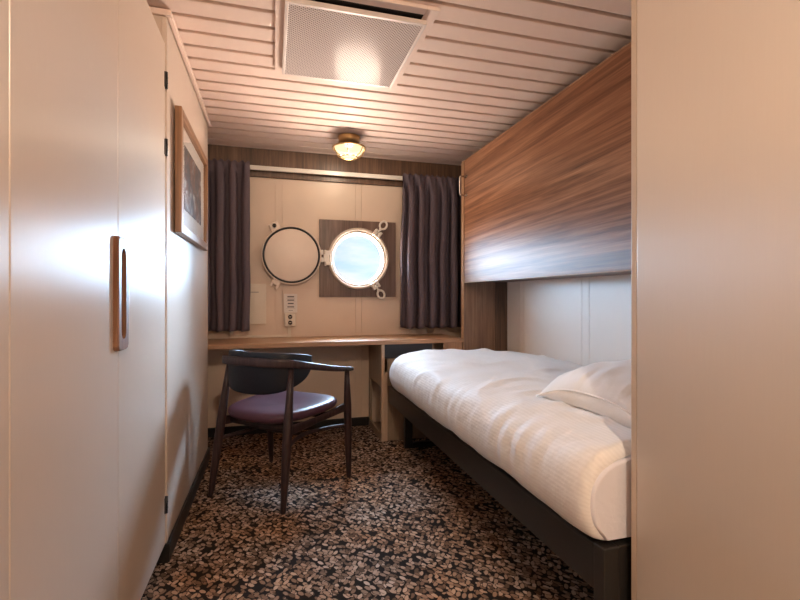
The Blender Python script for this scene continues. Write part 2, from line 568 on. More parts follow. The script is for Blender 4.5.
# the storm cover swung open on its hinge, flat beside the window
CX, CZ, CY = .139, 1.374, YB - .052
cov = empty('porthole_cover', (CX, CY, CZ))
tag(cov, 'round cream porthole cover swung open flat against the wall', 'porthole cover')
m = MB().lathe([(.001, -.012), (.198, -.012), (.2005, -.0115), (.202, -.009), (.2025, .0), (.2165, .0), (.217, -.012), (.2185, -.015), (.224, -.015), (.227, -.011), (.227, .018), (.221, .024), (.001, .028)], (CX, CY, CZ), 'Y', 96)
obj('disc', m, M['cover_white'], cov)
m = MB().lathe([(.203, -.001), (.2032, -.014), (.2095, -.018), (.216, -.014), (.2162, -.001), (.203, -.001)], (CX, CY, CZ), 'Y', 96)
obj('gasket_ring', m, M['rubber'], cov)
def ear(ang, fork):
    R = Matrix.Translation((CX, CY, CZ)) @ Matrix.Rotation(-math.radians(ang), 4, 'Y')
    a = MB()
    if not fork:
        a.box(.222, .285, .0, .018, -.036, .036, .006)
        a.lathe([(.016, -.004), (.019, -.004), (.019, .0), (.016, .0), (.016, -.004)], (.258, 0, 0), 'Y', 20)
        a.xform(R)
        p = obj('lug', a, M['cover_white'], cov)
        b = MB().lathe([(.0005, -.003), (.0155, -.003), (.0155, -.0005), (.0005, -.0005)], (.258, 0, 0), 'Y', 20)
        b.xform(R)
        obj('bolt_hole', b, M['dark_hole'], p)
    else:
        a.box(.222, .262, .0, .018, -.034, .034, .005)
        a.box(.255, .288, .0, .018, -.034, -.012, .005).box(.255, .288, .0, .018, .012, .034, .005)
        a.xform(R)
        obj('lug', a, M['cover_white'], cov)
ear(120, False)
ear(241, True)
for dz in (-.05, .010):
    obj('hinge_arm', MB().box(CX + .219, .384, CY + .0, CY + .016, CZ + dz, CZ + dz + .038, .004), M['white_enamel'], cov)

# ------------------------------------------------------------------ wardrobes
def pull(parent, yc, z0, z1, xf):
    """long rounded wooden pull plate with a dark slot, on the door face x = xf (facing +X)"""
    hw, r = .044, .012
    def slot(hw_, za, zb, n=9):
        pts = []
        for k in range(n):
            a = PI * k / (n - 1)
            pts.append((hw_ * math.cos(a), zb - hw_ + hw_ * math.sin(a)))
        for k in range(n):
            a = PI + PI * k / (n - 1)
            pts.append((hw_ * math.cos(a), za + hw_ + hw_ * math.sin(a)))
        return pts
    def rrect(hw_, za, zb, rr, n=5):
        P = []
        for cx, cz, a0 in ((hw_ - rr, zb - rr, 0), (-hw_ + rr, zb - rr, PI / 2), (-hw_ + rr, za + rr, PI), (hw_ - rr, za + rr, 1.5 * PI)):
            for k in range(n):
                a = a0 + PI / 2 * k / (n - 1)
                P.append((cx + rr * math.cos(a), cz + rr * math.sin(a)))
        return P
    # resample both outlines to the same count by angle-free arc length
    def resample(P, n=64):
        P = P + [P[0]]
        L = [0]
        for a, b in zip(P, P[1:]):
            L.append(L[-1] + math.hypot(b[0] - a[0], b[1] - a[1]))
        out = []
        for i in range(n):
            d = L[-1] * i / n
            for j in range(len(L) - 1):
                if L[j] <= d <= L[j + 1]:
                    t = (d - L[j]) / max(L[j + 1] - L[j], 1e-9)
                    out.append((P[j][0] + (P[j + 1][0] - P[j][0]) * t, P[j][1] + (P[j + 1][1] - P[j][1]) * t))
                    break
        return out
    O = resample(rrect(hw, z0, z1, r))
    O2 = resample(rrect(hw - .003, z0 + .003, z1 - .003, r))
    I = resample(slot(.0205, z0 + .030, z1 - .030))
    def at(P, x): return [Vector((x, yc + a, b)) for a, b in P]
    m = MB()
    m.rings([at(O, xf + .0005), at(O, xf + .011), at(O2, xf + .014), at(I, xf + .014), at(I, xf + .0005)], cap=False, smooth=False)
    h = obj('handle', m, M['handle_wood'], parent)
    m = MB()
    m.rings([at(I, xf + .0008), at(I, xf + .002)], cap=True, smooth=False)
    obj('finger_slot', m, M['dark_hole'], h)

LX = -.407
wl = empty('wardrobe', (-.68, 1.13, 0))
tag(wl, 'tall cream built-in wardrobe with a slotted wooden door pull', 'wardrobe')
m = MB().box(-.95, LX - .024, .28, 1.976, .075, 2.045, .002)
obj('carcass', m, M['wardrobe_edge'], wl)
m = MB().box(-.95, LX - .036, .28, 1.976, 0, .0745)
obj('plinth', m, M['black'], wl)
DZ0, DZ1 = .082, 2.042
doors = []
for ya, yb in ((1.4035, 1.962), (.8735, 1.4005), (.30, .8705)):
    m = MB().box(LX - .0235, LX, ya, yb, DZ0, DZ1, .0018)
    doors.append(obj('door', m, M['wardrobe'], wl))
pull(doors[1], 1.404, .905, 1.213, LX)
for zc in (1.90, 1.637, .235):
    m = MB().tube([(LX + .004, 1.9665, zc - .033), (LX + .004, 1.9665, zc + .033)], .0055, 10)
    m.box(LX - .002, LX + .003, 1.952, 1.9665, zc - .030, zc + .030, .001)
    for dz in (-.011, .011):
        m.tube([(LX + .004, 1.9665, zc + dz - .001), (LX + .004, 1.9665, zc + dz + .001)], .0064, 10)
    obj('hinge', m, M['black'], doors[0])

RX = .858
wr = empty('wardrobe', (1.3, .4, 0))
tag(wr, 'tall cream wardrobe with a plain door at the head of the bed', 'wardrobe')
m = MB().box(RX + .022, 1.765, -.2, .936, .075, 2.12, .002)
m.box(RX, RX + .022, .9185, .936, .0, 2.12, .002)
obj('carcass', m, M['wardrobe_edge'], wr)
m = MB().box(RX + .04, 1.765, -.2, .915, 0, .0745)
obj('plinth', m, M['black'], wr)
m = MB().box(RX - .001, RX + .0215, .31, .9165, DZ0, 2.118, .002)
obj('door', m, M['wardrobe_pale'], wr)
m = MB().box(RX - .001, RX + .0215, -.19, .307, DZ0, 2.118, .002)
obj('door', m, M['wardrobe_pale'], wr)

# ------------------------------------------------------------------ picture on the partition
fx = -.402
pf = empty('framed_picture', (fx, 2.5, 1.59))
tag(pf, 'dark abstract picture with white mount in a light wooden frame on the left wall', 'picture')
y0, y1, z0, z1, w = 2.115, 2.925, 1.325, 1.865, .042
for ya_, yb_ in ((y0, y0 + w), (y1 - w, y1)):
    obj('frame_side', MB().box(fx, fx + .028, ya_, yb_, z0, z1, .004), M['frame_wood'], pf)
for za_, zb_ in ((z0, z0 + w), (z1 - w, z1)):
    obj('frame_rail', MB().box(fx, fx + .028, y0 + w, y1 - w, za_, zb_, .004), M['frame_wood_y'], pf)
m = MB().box(fx + .002, fx + .010, y0 + w, y1 - w, z0 + w, z1 - w)
obj('mount', m, M['paper'], pf)
m = MB().box(fx + .0102, fx + .012, y0 + w + .12, y1 - w - .12, z0 + w + .085, z1 - w - .075)
obj('print', m, M['print'], pf)
m = MB()
m.rings([[Vector((fx + .016, y0 + w, z0 + w)), Vector((fx + .016, y1 - w, z0 + w))], [Vector((fx + .016, y0 + w, z1 - w)), Vector((fx + .016, y1 - w, z1 - w))]], close=False, cap=False, smooth=False)
obj('glass', m, M['picture_glass'], pf)

# ------------------------------------------------------------------ ceiling vent and lamps
vz = H
cv = empty('ceiling_vent', (.32, 2.03, vz))
tag(cv, 'square white perforated ventilation panel hanging under the ceiling planks', 'vent')
X0, X1, Y0, Y1 = .043, .600, 1.742, 2.322
m = MB()
m.box(X0 - .035, X0 + .02, Y0 - .06, Y1 + .02, vz - .016, vz - .0005, .002).box(X1 - .02, X1 + .035, Y0 - .06, Y1 + .02, vz - .016, vz - .0005, .002)
m.box(X0 + .02, X1 - .02, Y0 - .06, Y0 - .02, vz - .016, vz - .0005, .002).box(X0 + .02, X1 - .02, Y1 - .03, Y1 + .02, vz - .016, vz - .0005, .002)
obj('frame', m, M['ceiling'], cv)
m = MB().box(X0 + .02, X1 - .02, Y0 - .02, Y1 - .03, vz - .012, vz - .001)
obj('air_mesh', m, M['dark_hole'], cv)
m = MB().box(X0 + .014, X1 - .014, Y0 + .014, Y1 - .014, vz - .0405, vz - .036)
pp = obj('perforated_plate', m, M['perforated'], cv)
m = MB()
m.box(X0, X0 + .014, Y0, Y1, vz - .041, vz - .022, .0015).box(X1 - .014, X1, Y0, Y1, vz - .041, vz - .022, .0015)
m.box(X0 + .014, X1 - .014, Y0, Y0 + .014, vz - .041, vz - .022, .0015).box(X0 + .014, X1 - .014, Y1 - .014, Y1, vz - .041, vz - .022, .0015)
obj('rim', m, M['vent_rim'], pp)
for sx, sy in ((X0 + .06, Y0 + .02), (X1 - .06, Y0 + .02), (X0 + .06, Y1 - .05), (X1 - .06, Y1 - .05)):
    m = MB().tube([(sx, sy, vz - .036), (sx, sy, vz - .011)], .006, 10)
    obj('spacer', m, M['steel'], cv)

def cage_lamp(x, y, watts):
    L = empty('ceiling_lamp', (x, y, H))
    m = MB().lathe([(.001, -.0005), (.080, -.0005), (.082, -.005), (.076, -.012), (.074, -.04), (.084, -.056), (.102, -.068), (.106, -.073), (.001, -.074)], (x, y, H))
    obj('base', m, M['brass'], L)
    m = MB().lathe([(.103, -.0745), (.103, -.082), (.098, -.098), (.084, -.119), (.060, -.135), (.030, -.143), (.0005, -.145)], (x, y, H))
    obj('glass_dome', m, M['lampglass'], L, fix=False)
    m = MB()
    m.tube([(x + .116 * math.cos(t), y + .116 * math.sin(t), H - .080) for t in [2 * PI * i / 48 for i in range(49)]], .0065, 10)
    for k in range(6):
        a = 2 * PI * k / 6 + .26
        c, s_ = math.cos(a), math.sin(a)
        m.tube(catmull([(x + c * .116, y + s_ * .116, H - .080), (x + c * .109, y + s_ * .109, H - .104), (x + c * .091, y + s_ * .091, H - .127), (x + c * .058, y + s_ * .058, H - .144)], 4), .0036, 8)
        m.tube([(x + c * .098, y + s_ * .098, H - .068), (x + c * .116, y + s_ * .116, H - .080)], .005, 8)
    m.tube([(x + .058 * math.cos(t), y + .058 * math.sin(t), H - .144) for t in [2 * PI * i / 32 for i in range(33)]], .004, 8)
    obj('cage', m, M['brass'], L)
    ld = bpy.data.lights.new('lamp_bulb', 'POINT')
    ld.energy = watts
    ld.color = (1, .81, .62)
    ld.shadow_soft_size = .03
    lo = bpy.data.objects.new('lamp_bulb', ld)
    C.objects.link(lo)
    lo.parent = L
    lo.location = (0, 0, -.112)
    return L
W1, W2 = 15, 190
tag(cage_lamp(.522, 3.22, W1), 'lit round brass cage lamp on the ceiling near the curtain rail', 'ceiling lamp')
tag(cage_lamp(.24, -.55, W2), 'unseen cage lamp added on the ceiling behind the camera to light the room', 'ceiling lamp')  # added lamp behind the camera, out of view, put in as the main room light

# ------------------------------------------------------------------ curtain rail and curtains
cr = empty('curtain_rail', (.6, 3.62, 2.03))
tag(cr, 'long white curtain rail across the dark walnut band', 'curtain rail')
m = MB().box(-.55, 1.70, 3.604, 3.632, 2.014, 2.046, .004)
m.box(-.55, 1.70, 3.600, 3.606, 2.011, 2.018, .002)
obj('rail', m, M['white_enamel'], cr)
for xx in (-.3, .55, 1.4):
    m = MB().box(xx, xx + .03, 3.632, YB - .0225, 2.02, 2.04, .002)
    obj('bracket', m, M['white_enamel'], cr)

def curtain(x0, x1, zb, zt, ymid, n, seed, label):
    NX, NZ = n * 16, 44
    rnd = random.Random(seed)
    ph = [rnd.uniform(-.9, .9) for _ in range(n + 2)]
    am = [rnd.uniform(.7, 1.0) for _ in range(n + 2)]
    m = MB()
    def lerp(L, t):
        i = min(int(t), len(L) - 2)
        return L[i] + (L[i + 1] - L[i]) * (t - i)
    rows = []
    for j in range(NZ + 1):
        v = j / NZ                    # 0 top, 1 hem
        row = []
        for i in range(NX + 1):
            u = i / NX
            q = u * n
            a = lerp(am, q)
            low = math.sin(2 * PI * q + lerp(ph, q) + .3 * math.sin(v * 3 + seed))
            low = math.copysign(abs(low) ** .8, low)
            top = math.sin(2 * PI * q * 2 + seed) * .5 + .5 * math.sin(2 * PI * q + 1)
            k = min(1, v / .16)
            k = k * k * (3 - 2 * k)
            A = (.014 * (1 - k) * top + .062 * a * k * low * (.85 + .25 * v))
            x = x0 + (x1 - x0) * u - .0125 * math.sin(2 * (2 * PI * q + lerp(ph, q) + .3 * math.sin(v * 3 + seed))) * k + .012 * (noise.noise((u * 4, v * 3, seed)))
            z = zt + (zb - zt) * v
            if v < .06:
                z += .010 * math.sin(2 * PI * q * 2 + seed) * (1 - v / .06)
            if v > .97:
                z += .006 * math.sin(2 * PI * q + 2)
            row.append(Vector((x, ymid + A + .004 * noise.noise((u * 9, v * 7, seed)), z)))
        rows.append(row)
    m.rings(rows, close=False, cap=False)
    o = obj('curtain', m, M['curtain'], fix=False)
    sd = o.modifiers.new('thick', 'SOLIDIFY')
    sd.thickness = .003
    sd.offset = 0
    tag(o, label, 'curtain')
    return o
curtain(-.535, -.165, .80, 2.046, 3.530, 4, 3, 'dark plum grey curtain gathered beside the framed picture')
curtain(1.005, 1.56, .80, 2.046, 3.530, 6, 11, 'dark plum grey curtain gathered beside the wooden upper berth')

# ------------------------------------------------------------------ small things on the rear wall
m = MB().box(-.21, -.051, YB - .022, YB - .0005, .842, 1.152, .003)
wp = empty('wall_cover_panel', (-.13, YB, .842))
obj('cover', m, M['white_plastic'], wp)
m = MB().box(-.165, -.105, YB - .0228, YB - .0221, 1.085, 1.089)
obj('printed_line', m, M['ink'], wp)
tag(wp, 'flat cream rectangular panel on the wall under the edge of a curtain', 'wall panel')

m = MB().box(.082, .184, YB - .007, YB - .0045, .928, 1.075, .0005)
nt = empty('notice', (.133, YB, .93))
obj('sheet', m, M['paper'], nt)
m = MB()
for k in range(4):
    z = 1.052 - .0265 * k
    m.box(.108 + .003 * (k == 2), .160 - .004 * (k == 2), YB - .0076, YB - .0071, z - .004, z + .004)
    m.box(.100, .168, YB - .0075, YB - .0071, z - .0125, z - .0115)
m.box(.118, .150, YB - .0075, YB - .0071, .944, .947)
obj('text', m, M['ink'], nt)
tag(nt, 'small white notice with four dark lines above the wall socket', 'notice')

po = empty('power_outlet', (.1285, YB, .82))
tag(po, 'white double wall socket below the small notice', 'socket')
m = MB().box(.086, .171, YB - .045, YB - .0045, .822, .925, .006)
obj('body', m, M['white_plastic'], po)
for zc in (.851, .896):
    m = MB().lathe([(.0175, -.0462), (.0165, -.0455), (.0165, -.0452), (.0005, -.0452)], (.1285, YB, zc), 'Y', 28)
    m2 = MB().lathe([(.0165, -.0468), (.0195, -.0468), (.0195, -.0451), (.0165, -.0451), (.0165, -.0468)], (.1285, YB, zc), 'Y', 28)
    s_ = obj('socket_well', m, M['dark_hole'], po)
    obj('socket_rim', m2, M['white_plastic'], s_)
    m = MB().box(.119, .138, YB - .0467, YB - .0454, zc - .0025, zc + .0025, .0005)
    obj('contact_bar', m, M['white_plastic'], s_)

m = MB().box(.112, .136, YB - .022, YB - .0045, .757, .8215, .002)
m.box(-.315, .136, YB - .022, YB - .0045, .7385, .757, .002)
m.box(-.315, -.293, YB - .022, YB - .0045, .757, .845, .002)
tag(obj('cable_trunking', m, M['white_plastic']), 'thin white cable trunking running along the wall to the socket', 'cable trunking')

# ------------------------------------------------------------------ desk
dk = empty('desk', (.45, 3.42, 0))
tag(dk, 'built-in wooden desk under the porthole with an open cubby at its end', 'desk')
m = MB().box(-.555, 1.392, 3.198, YB - .001, .705, .737, .003)
obj('desktop', m, M['desk_wood'], dk)
m = MB().box(.757, .779, 3.205, 3.235, .001, .7045, .002).box(.780, .802, 3.208, 3.235, .001, .50, .002)
obj('front_post', m, M['post_wood'], dk)
m = MB().box(.757, .775, 3.236, YB - .002, .395, .7045, .001)
obj('side_panel', m, M['pale_wood'], dk)
m = MB().box(.757, .775, 3.236, YB - .002, .001, .052, .001).box(.757, .775, 3.62, YB - .002, .053, .394, .001)
obj('side_rail', m, M['pale_wood'], dk)
m = MB().box(.776, 1.15, 3.238, YB - .002, .395, .411, .001)
obj('shelf', m, M['pale_wood'], dk)
m = MB().box(.776, 1.15, 3.238, YB - .002, .002, .02, .001).box(1.151, 1.167, 3.238, YB - .002, .002, .704, .001)
obj('inner_panel', m, M['pale_wood'], dk)
m = MB().box(.803, 1.392, 3.218, 3.236, .002, .60, .001)
obj('front_panel', m, M['pale_wood'], dk)
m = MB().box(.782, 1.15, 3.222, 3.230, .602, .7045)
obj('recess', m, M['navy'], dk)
m = MB().box(1.236, 1.385, 3.212, 3.2175, .60, .7045, .001)
obj('end_post', m, M['edge_wood'], dk)

# ------------------------------------------------------------------ upright panel and upper berth
sp = empty('upright_panel', (1.58, 3.22, 0))
tag(sp, 'tall striped walnut upright panel between the desk end and the upper berth', 'panel')
m = MB().box(1.400, 1.66, 3.202, 3.24, 0, 2.085, .001)
obj('board', m, M['side_wood'], sp)
m = MB().box(1.394, 1.3998, 3.200, 3.242, 0, 2.086, .001)
obj('edge_strip', m, M['edge_wood'], sp)
m = MB().box(1.664, 1.765, 3.202, 3.24, 0, 2.085, .002)
obj('filler_board', m, M['pelmet_wood'], sp)

ub = empty('upper_berth', (1.58, 2.08, 1.16))
tag(ub, 'walnut faced upper berth folded up above the bed', 'upper berth')
m = MB().box(1.421, 1.766, .97, 3.19, 1.166, 2.078, .002)
obj('berth_body', m, M['pelmet_wood'], ub)
m = MB().box(1.40, 1.4205, .962, 3.197, 1.162, 2.082, .0015)
obj('front_panel', m, M['berth_wood'], ub)
m = MB().box(1.3975, 1.421, .962, 3.197, 2.0825, 2.0865, .0008)
m.box(1.3975, 1.421, .962, 3.197, 1.1575, 1.1615, .0008)
obj('edge_strip', m, M['edge_wood'], ub)
m = MB()
m.tube(catmull([(1.3985, 3.165, 1.955), (1.362, 3.165, 1.955), (1.350, 3.165, 1.940), (1.350, 3.165, 1.83), (1.362, 3.165, 1.815), (1.3985, 3.165, 1.815)], 5), .0065, 10)
for zz in (1.955, 1.815):
    m.box(1.3935, 1.3995, 3.135, 3.178, zz - .010, zz + .010, .002)
obj('handle', m, M['steel'], ub)

# ------------------------------------------------------------------ bed
bd = empty('bed_frame', (1.28, 2.07, 0))
tag(bd, 'dark metal single bed frame with a deep side rail under the white bedding', 'bed')
m = MB().box(.80, .826, 1.0, 3.17, .293, .414, .003)
m.box(.797, .802, 1.0, 3.17, .403, .414, .002)
obj('side_rail', m, M['bedmetal'], bd)
m = MB().box(.797, .845, .958, .999, 0, .418, .004)
obj('leg', m, M['bedmetal'], bd)
m = MB().box(.8455, 1.76, .962, .985, .0, .418, .003)
obj('end_board', m, M['bedmetal'], bd)
m = MB().box(.88, .935, 3.02, 3.06, 0, .30, .002).box(.9355, 1.72, 3.02, 3.06, 0, .035, .002)
obj('leg_frame', m, M['black'], bd)
m = MB().box(.827, 1.76, .99, 3.17, .37, .405, .002)
obj('slat_base', m, M['bedmetal'], bd)

def sheetmesh(name, rows, uvs, mat, parent=None):
    bm = bmesh.new()
    uvl = bm.loops.layers.uv.new('UVMap')
    V = [[bm.verts.new(p) for p in r] for r in rows]
    for j in range(len(V) - 1):
        for i in range(len(V[0]) - 1):
            f = bm.faces.new((V[j][i], V[j][i + 1], V[j + 1][i + 1], V[j + 1][i]))
            f.smooth = True
            for lp, (a, b) in zip(f.loops, ((j, i), (j, i + 1), (j + 1, i + 1), (j + 1, i))):
                lp[uvl].uv = uvs[a][b]
    m = MB()
    m.bm.free()
    m.bm = bm
    return obj(name, m, mat, parent)

P2 = [Vector((a, 0, b)) for a, b in [(.835, .4225), (.808, .4225), (.779, .433), (.758, .470), (.750, .525), (.760, .585), (.797, .632), (.87, .660), (1.0, .680), (1.25, .692), (1.5, .682), (1.66, .662), (1.735, .636), (1.760, .59), (1.7625, .50), (1.7625, .44)]]
prof = catmull(P2, 8)
mring = [(1.26 + (p.x - 1.26) * .966, .54 + (p.z - .54) * .82) for p in prof if p.z > .455]
mring = [(mring[0][0] + .03, .434)] + mring + [(mring[-1][0] - .01, .434)]
m = MB()
rr = []
for yy, k in ((.9665, .965), (.9675, .978), (.971, .990), (.978, .998), (.99, 1.0), (2.86, 1.0), (2.92, .97), (2.93, .93)):
    rr.append([Vector((1.26 + (x - 1.26) * (1 - (1 - k) * .5), yy, .434 + (z - .434) * k)) for x, z in mring])
m.rings(rr)
tag(obj('mattress', m, M['sheet']), 'thick mattress with a white sheet showing at its near end', 'mattress')
LEN = [0]
for a, b in zip(prof, prof[1:]):
    LEN.append(LEN[-1] + (b - a).length)
NY = 170
ya, yb = .974, 3.165
cxm, czm = 1.28, .53
rows, uvs = [], []
for j in range(NY + 1):
    v = j / NY
    yy = ya + (yb - ya) * v
    d0, d1 = yy - ya, yb - yy
    # rounded ends: the profile shrinks towards the mattress
    e0 = min(1, d0 / .022)
    e1 = min(1, d1 / .36)
    s0 = math.sqrt(max(0, 1 - (1 - e0) ** 2))
    s1 = math.sqrt(max(0, 1 - (1 - e1) ** 2))
    row, ur = [], []
    for i, p in enumerate(prof):
        L = LEN[i]
        x, z = p.x, p.z
        nx, nz = (prof[min(i + 1, len(prof) - 1)] - prof[max(i - 1, 0)]).xz.normalized()
        nrm = (-nz, nx)
        top = max(0, min(1, (z - .56) / .09)) * max(0, min(1, (1.74 - x) / .1))
        side = max(0, min(1, (.86 - x) / .07)) * max(0, min(1, (z - .425) / .03))
        b = 0
        # broad soft swells on top
        b += top * (.016 * noise.noise((x * 3.2, yy * 2.2, 3.3)) + .010 * noise.noise((x * 7, yy * 5, 8.1)))
        # creases running across the bed from the front edge, fading towards the wall
        fold = noise.noise((yy * 11 + 1.6 * x, x * 1.4, 5.0))
        fade = max(0, 1 - (x - .75) / .9)
        b += .0042 * abs(fold) * fade * max(top * .8, side)
        fold2 = noise.noise((yy * 26 + 3 * z, x * 2, 1.2))
        b += .0040 * fold2 * side
        rg = 1 - abs(noise.noise((yy * 3.1 + x * 2.3, x * 3.0 - yy * .8, 12.7)))
        b += .012 * top * max(0, rg - .82) / .18
        # tuck: hem line waves along the rail
        hem = max(0, min(1, (.52 - z) / .09)) * (1 if x < .9 else 0)
        zo = hem * (.010 * noise.noise((yy * 6, 0, 2.2)) + .006)
        x += nrm[0] * b
        z += nrm[1] * b + zo
        # close the ends
        k0 = .012 * (1 - s0)
        x += (k0 if x < 1.0 else -k0 * (x > 1.7))
        z -= .018 * (1 - s0) * max(0, min(1, (z - .5) / .15))
        kk = .10 * (1 - s1)
        x += kk * max(0, min(1, (1.0 - x) / .2))
        z -= .11 * (1 - s1) * max(0, min(1, (z - .45) / .2))
        row.append(Vector((min(x, 1.765), yy, z)))
        ur.append((L, yy))
    rows.append(row)
    uvs.append(ur)
# turn the near and far hems inward
for src, dy, at_end in ((rows[0], .0, False), (rows[-1], .004, True)):
    inner = [Vector((p.x + (cxm - p.x) * .02, p.y + dy, p.z + (czm - p.z) * .05)) for p in src]
    if at_end:
        rows.append(inner); uvs.append(list(uvs[-1]))
        rows.append([Vector((p.x + (cxm - p.x) * .9, p.y, p.z + (czm - p.z) * .9)) for p in inner]); uvs.append(list(uvs[-1]))
    else:
        rows.insert(0, inner); uvs.insert(0, list(uvs[0]))
dv = sheetmesh('duvet', rows, uvs, M['duvet'])
tag(dv, 'white fine-striped duvet covering the bed and tucked in along its front', 'duvet')

# pillow
pl = empty('pillow', (1.285, 1.226, .677))
tag(pl, 'plump white pillow at the head of the bed', 'pillow')
hx, hy, HT = .335, .272, .082
n = 40
def pil(u, v, sgn):
    # pinched outline, full middle
    ou = u * (1 - .055 * (1 - v * v) * 1) if True else u
    ov = v * (1 - .07 * (1 - u * u))
    t = max(0, (1 - abs(u) ** 2.6)) ** .62 * max(0, (1 - abs(v) ** 2.6)) ** .62
    edge = .004 + .058 * (1 - abs(u * v) ** 2.6)          # seam height: low at the corners
    mid = edge * (max(abs(u), abs(v)) ** 2) + .075 * (1 - max(abs(u), abs(v)) ** 2)
    wr_ = 0
    if t > .02:
        wr_ = .010 * noise.noise((u * 3, v * 3, 4)) + .010 * abs(noise.noise((v * 8 + u * 2, u * 1.5, 2.5))) * min(1, (1 - t) * 2.2) + .009 * (abs(noise.noise((u * 2.2 + v * 1.5, v * 7 - u * 3, 9)))) * min(1, (1 - t) * 2)
    if sgn > 0:
        z = mid + HT * t * 1.05 + wr_ * min(1, t * 3)
    else:
        tb = t ** .38
        z = max(mid - .085 * tb, .004 + .004 * (1 - t))
        k = 1 + .055 * math.sin(PI * min(1, tb))
        ou, ov = ou * k, ov * k
    return Vector((ou * hx, ov * hy, z))
m = MB()
bm = m.bm
G = {}
for sgn in (1, -1):
    for i in range(n + 1):
        for j in range(n + 1):
            u, v = -1 + 2 * i / n, -1 + 2 * j / n
            u, v = math.copysign(abs(u) ** .8, u), math.copysign(abs(v) ** .8, v)
            edge = i in (0, n) or j in (0, n)
            if edge and sgn < 0:
                G[sgn, i, j] = G[1, i, j]
            else:
                G[sgn, i, j] = bm.verts.new(pil(u, v, sgn))
    for i in range(n):
        for j in range(n):
            q = [G[sgn, i, j], G[sgn, i + 1, j], G[sgn, i + 1, j + 1], G[sgn, i, j + 1]]
            f = bm.faces.new(q if sgn > 0 else q[::-1])
            f.smooth = True
rim = [pil(-1 + 2 * k / 30, -1, 1) for k in range(31)] + [pil(1, -1 + 2 * k / 30, 1) for k in range(1, 31)] + [pil(1 - 2 * k / 30, 1, 1) for k in range(1, 31)] + [pil(-1, 1 - 2 * k / 30, 1) for k in range(1, 31)]
obj('pillowcase', m, M['pillowcase'], pl, local=True)
m = MB().tube(rim, .0035, 8)
obj('seam_piping', m, M['pillowcase'], pl, local=True)

# ------------------------------------------------------------------ chair
ch = empty('armchair', (.04, 2.633, 0), -.716)
tag(ch, 'dark wooden armchair with a plum leather seat and a black curved back pad', 'chair')
for sx in (-1, 1):
    m = MB().tube([(sx * (.242 + (.211 - .242) * t), -.268 + (-.167 + .268) * t, .698 * t) for t in (0, .015, .2, .45, .6, .8, 1)], [.0115, .0135, .019, .0235, .023, .018, .0135], 18)
    obj('leg', m, M['wenge'], ch, local=True)
    m = MB().tube([(sx * (.289 + (.293 - .289) * t), .255 + (.229 - .255) * t, .628 * t) for t in (0, .015, .2, .5, .68, .85, 1)], [.0115, .0135, .018, .022, .0225, .0175, .013], 18)
    obj('leg', m, M['wenge'], ch, local=True)

half = [(.300, .268, .632), (.296, .215, .638), (.283, .10, .655), (.262, -.04, .683), (.232, -.165, .710), (.180, -.232, .719), (.095, -.262, .722), (0, -.270, .723)]
path = catmull([(-a, b, c) for a, b, c in half] + [(a, b, c) for a, b, c in reversed(half[:-1])], 8)
def sweep(path, size, n=20, power=4):
    rr = []
    for i, p in enumerate(path):
        t = (path[min(i + 1, len(path) - 1)] - path[max(i - 1, 0)]).normalized()
        side = t.cross(Vector((0, 0, 1))).normalized()
        up = side.cross(t).normalized()
        a, b = size(i / (len(path) - 1))
        ring = []
        for k in range(n):
            th = 2 * PI * k / n
            c, s_ = math.cos(th), math.sin(th)
            ring.append(p + side * (a * math.copysign(abs(c) ** (2 / power), c)) + up * (b * math.copysign(abs(s_) ** (2 / power), s_)))
        rr.append(ring)
    return MB().rings(rr)
def railsize(u):
    k = abs(2 * u - 1)              # 0 at the middle of the back, 1 at the arm tips
    e = min(1, (1 - k) / .03)
    q = max(0, min(1, (k - .35) / .35))
    q = q * q * (3 - 2 * q)
    h = .022 - .004 * max(0, min(1, (k - .3) / .3)) - .008 * max(0, min(1, (k - .6) / .4))
    return ((.012 + .012 * q) * (.6 + .4 * e), h * (.6 + .4 * e))
obj('top_rail', sweep(path, railsize), M['wenge'], ch, local=True)

# back pad: follows the inside of the rail, rounded below, with a thin lip over the rail
m = MB()
half = [(.236, -.03, 0), (.226, -.09, 0), (.203, -.158, 0), (.158, -.206, 0), (.085, -.232, 0), (0, -.240, 0)]
pp_ = catmull([(-a, b, c) for a, b, c in half] + [(a, b, c) for a, b, c in reversed(half[:-1])], 6)
cols = []
NP = len(pp_)
for i, p in enumerate(pp_):
    s_ = 2 * i / (NP - 1) - 1
    t = (pp_[min(i + 1, NP - 1)] - pp_[max(i - 1, 0)]).normalized()
    inn = Vector((0, 0, 1)).cross(t).normalized()       # towards the sitter
    ztop = .768 - .030 * abs(s_) ** 3
    zbot = ztop - .045 - .171 * max(0, 1 - abs(s_) ** 2.1) ** .62
    ring = []
    thk = .017 * (.35 + .65 * max(0, 1 - abs(s_) ** 4) ** .5)
    nn = 28
    for k in range(nn):
        th = 2 * PI * k / nn
        c, w_ = math.cos(th), math.sin(th)
        c = math.copysign(abs(c) ** .4, c)
        w_ = math.copysign(abs(w_) ** .4, w_)
        ring.append(p + inn * (thk * c + .004) + Vector((0, 0, (ztop + zbot) / 2 + (ztop - zbot) / 2 * w_)))
    cols.append(ring)
m.rings(cols)
obj('backrest_pad', m, M['leather_black'], ch, local=True)

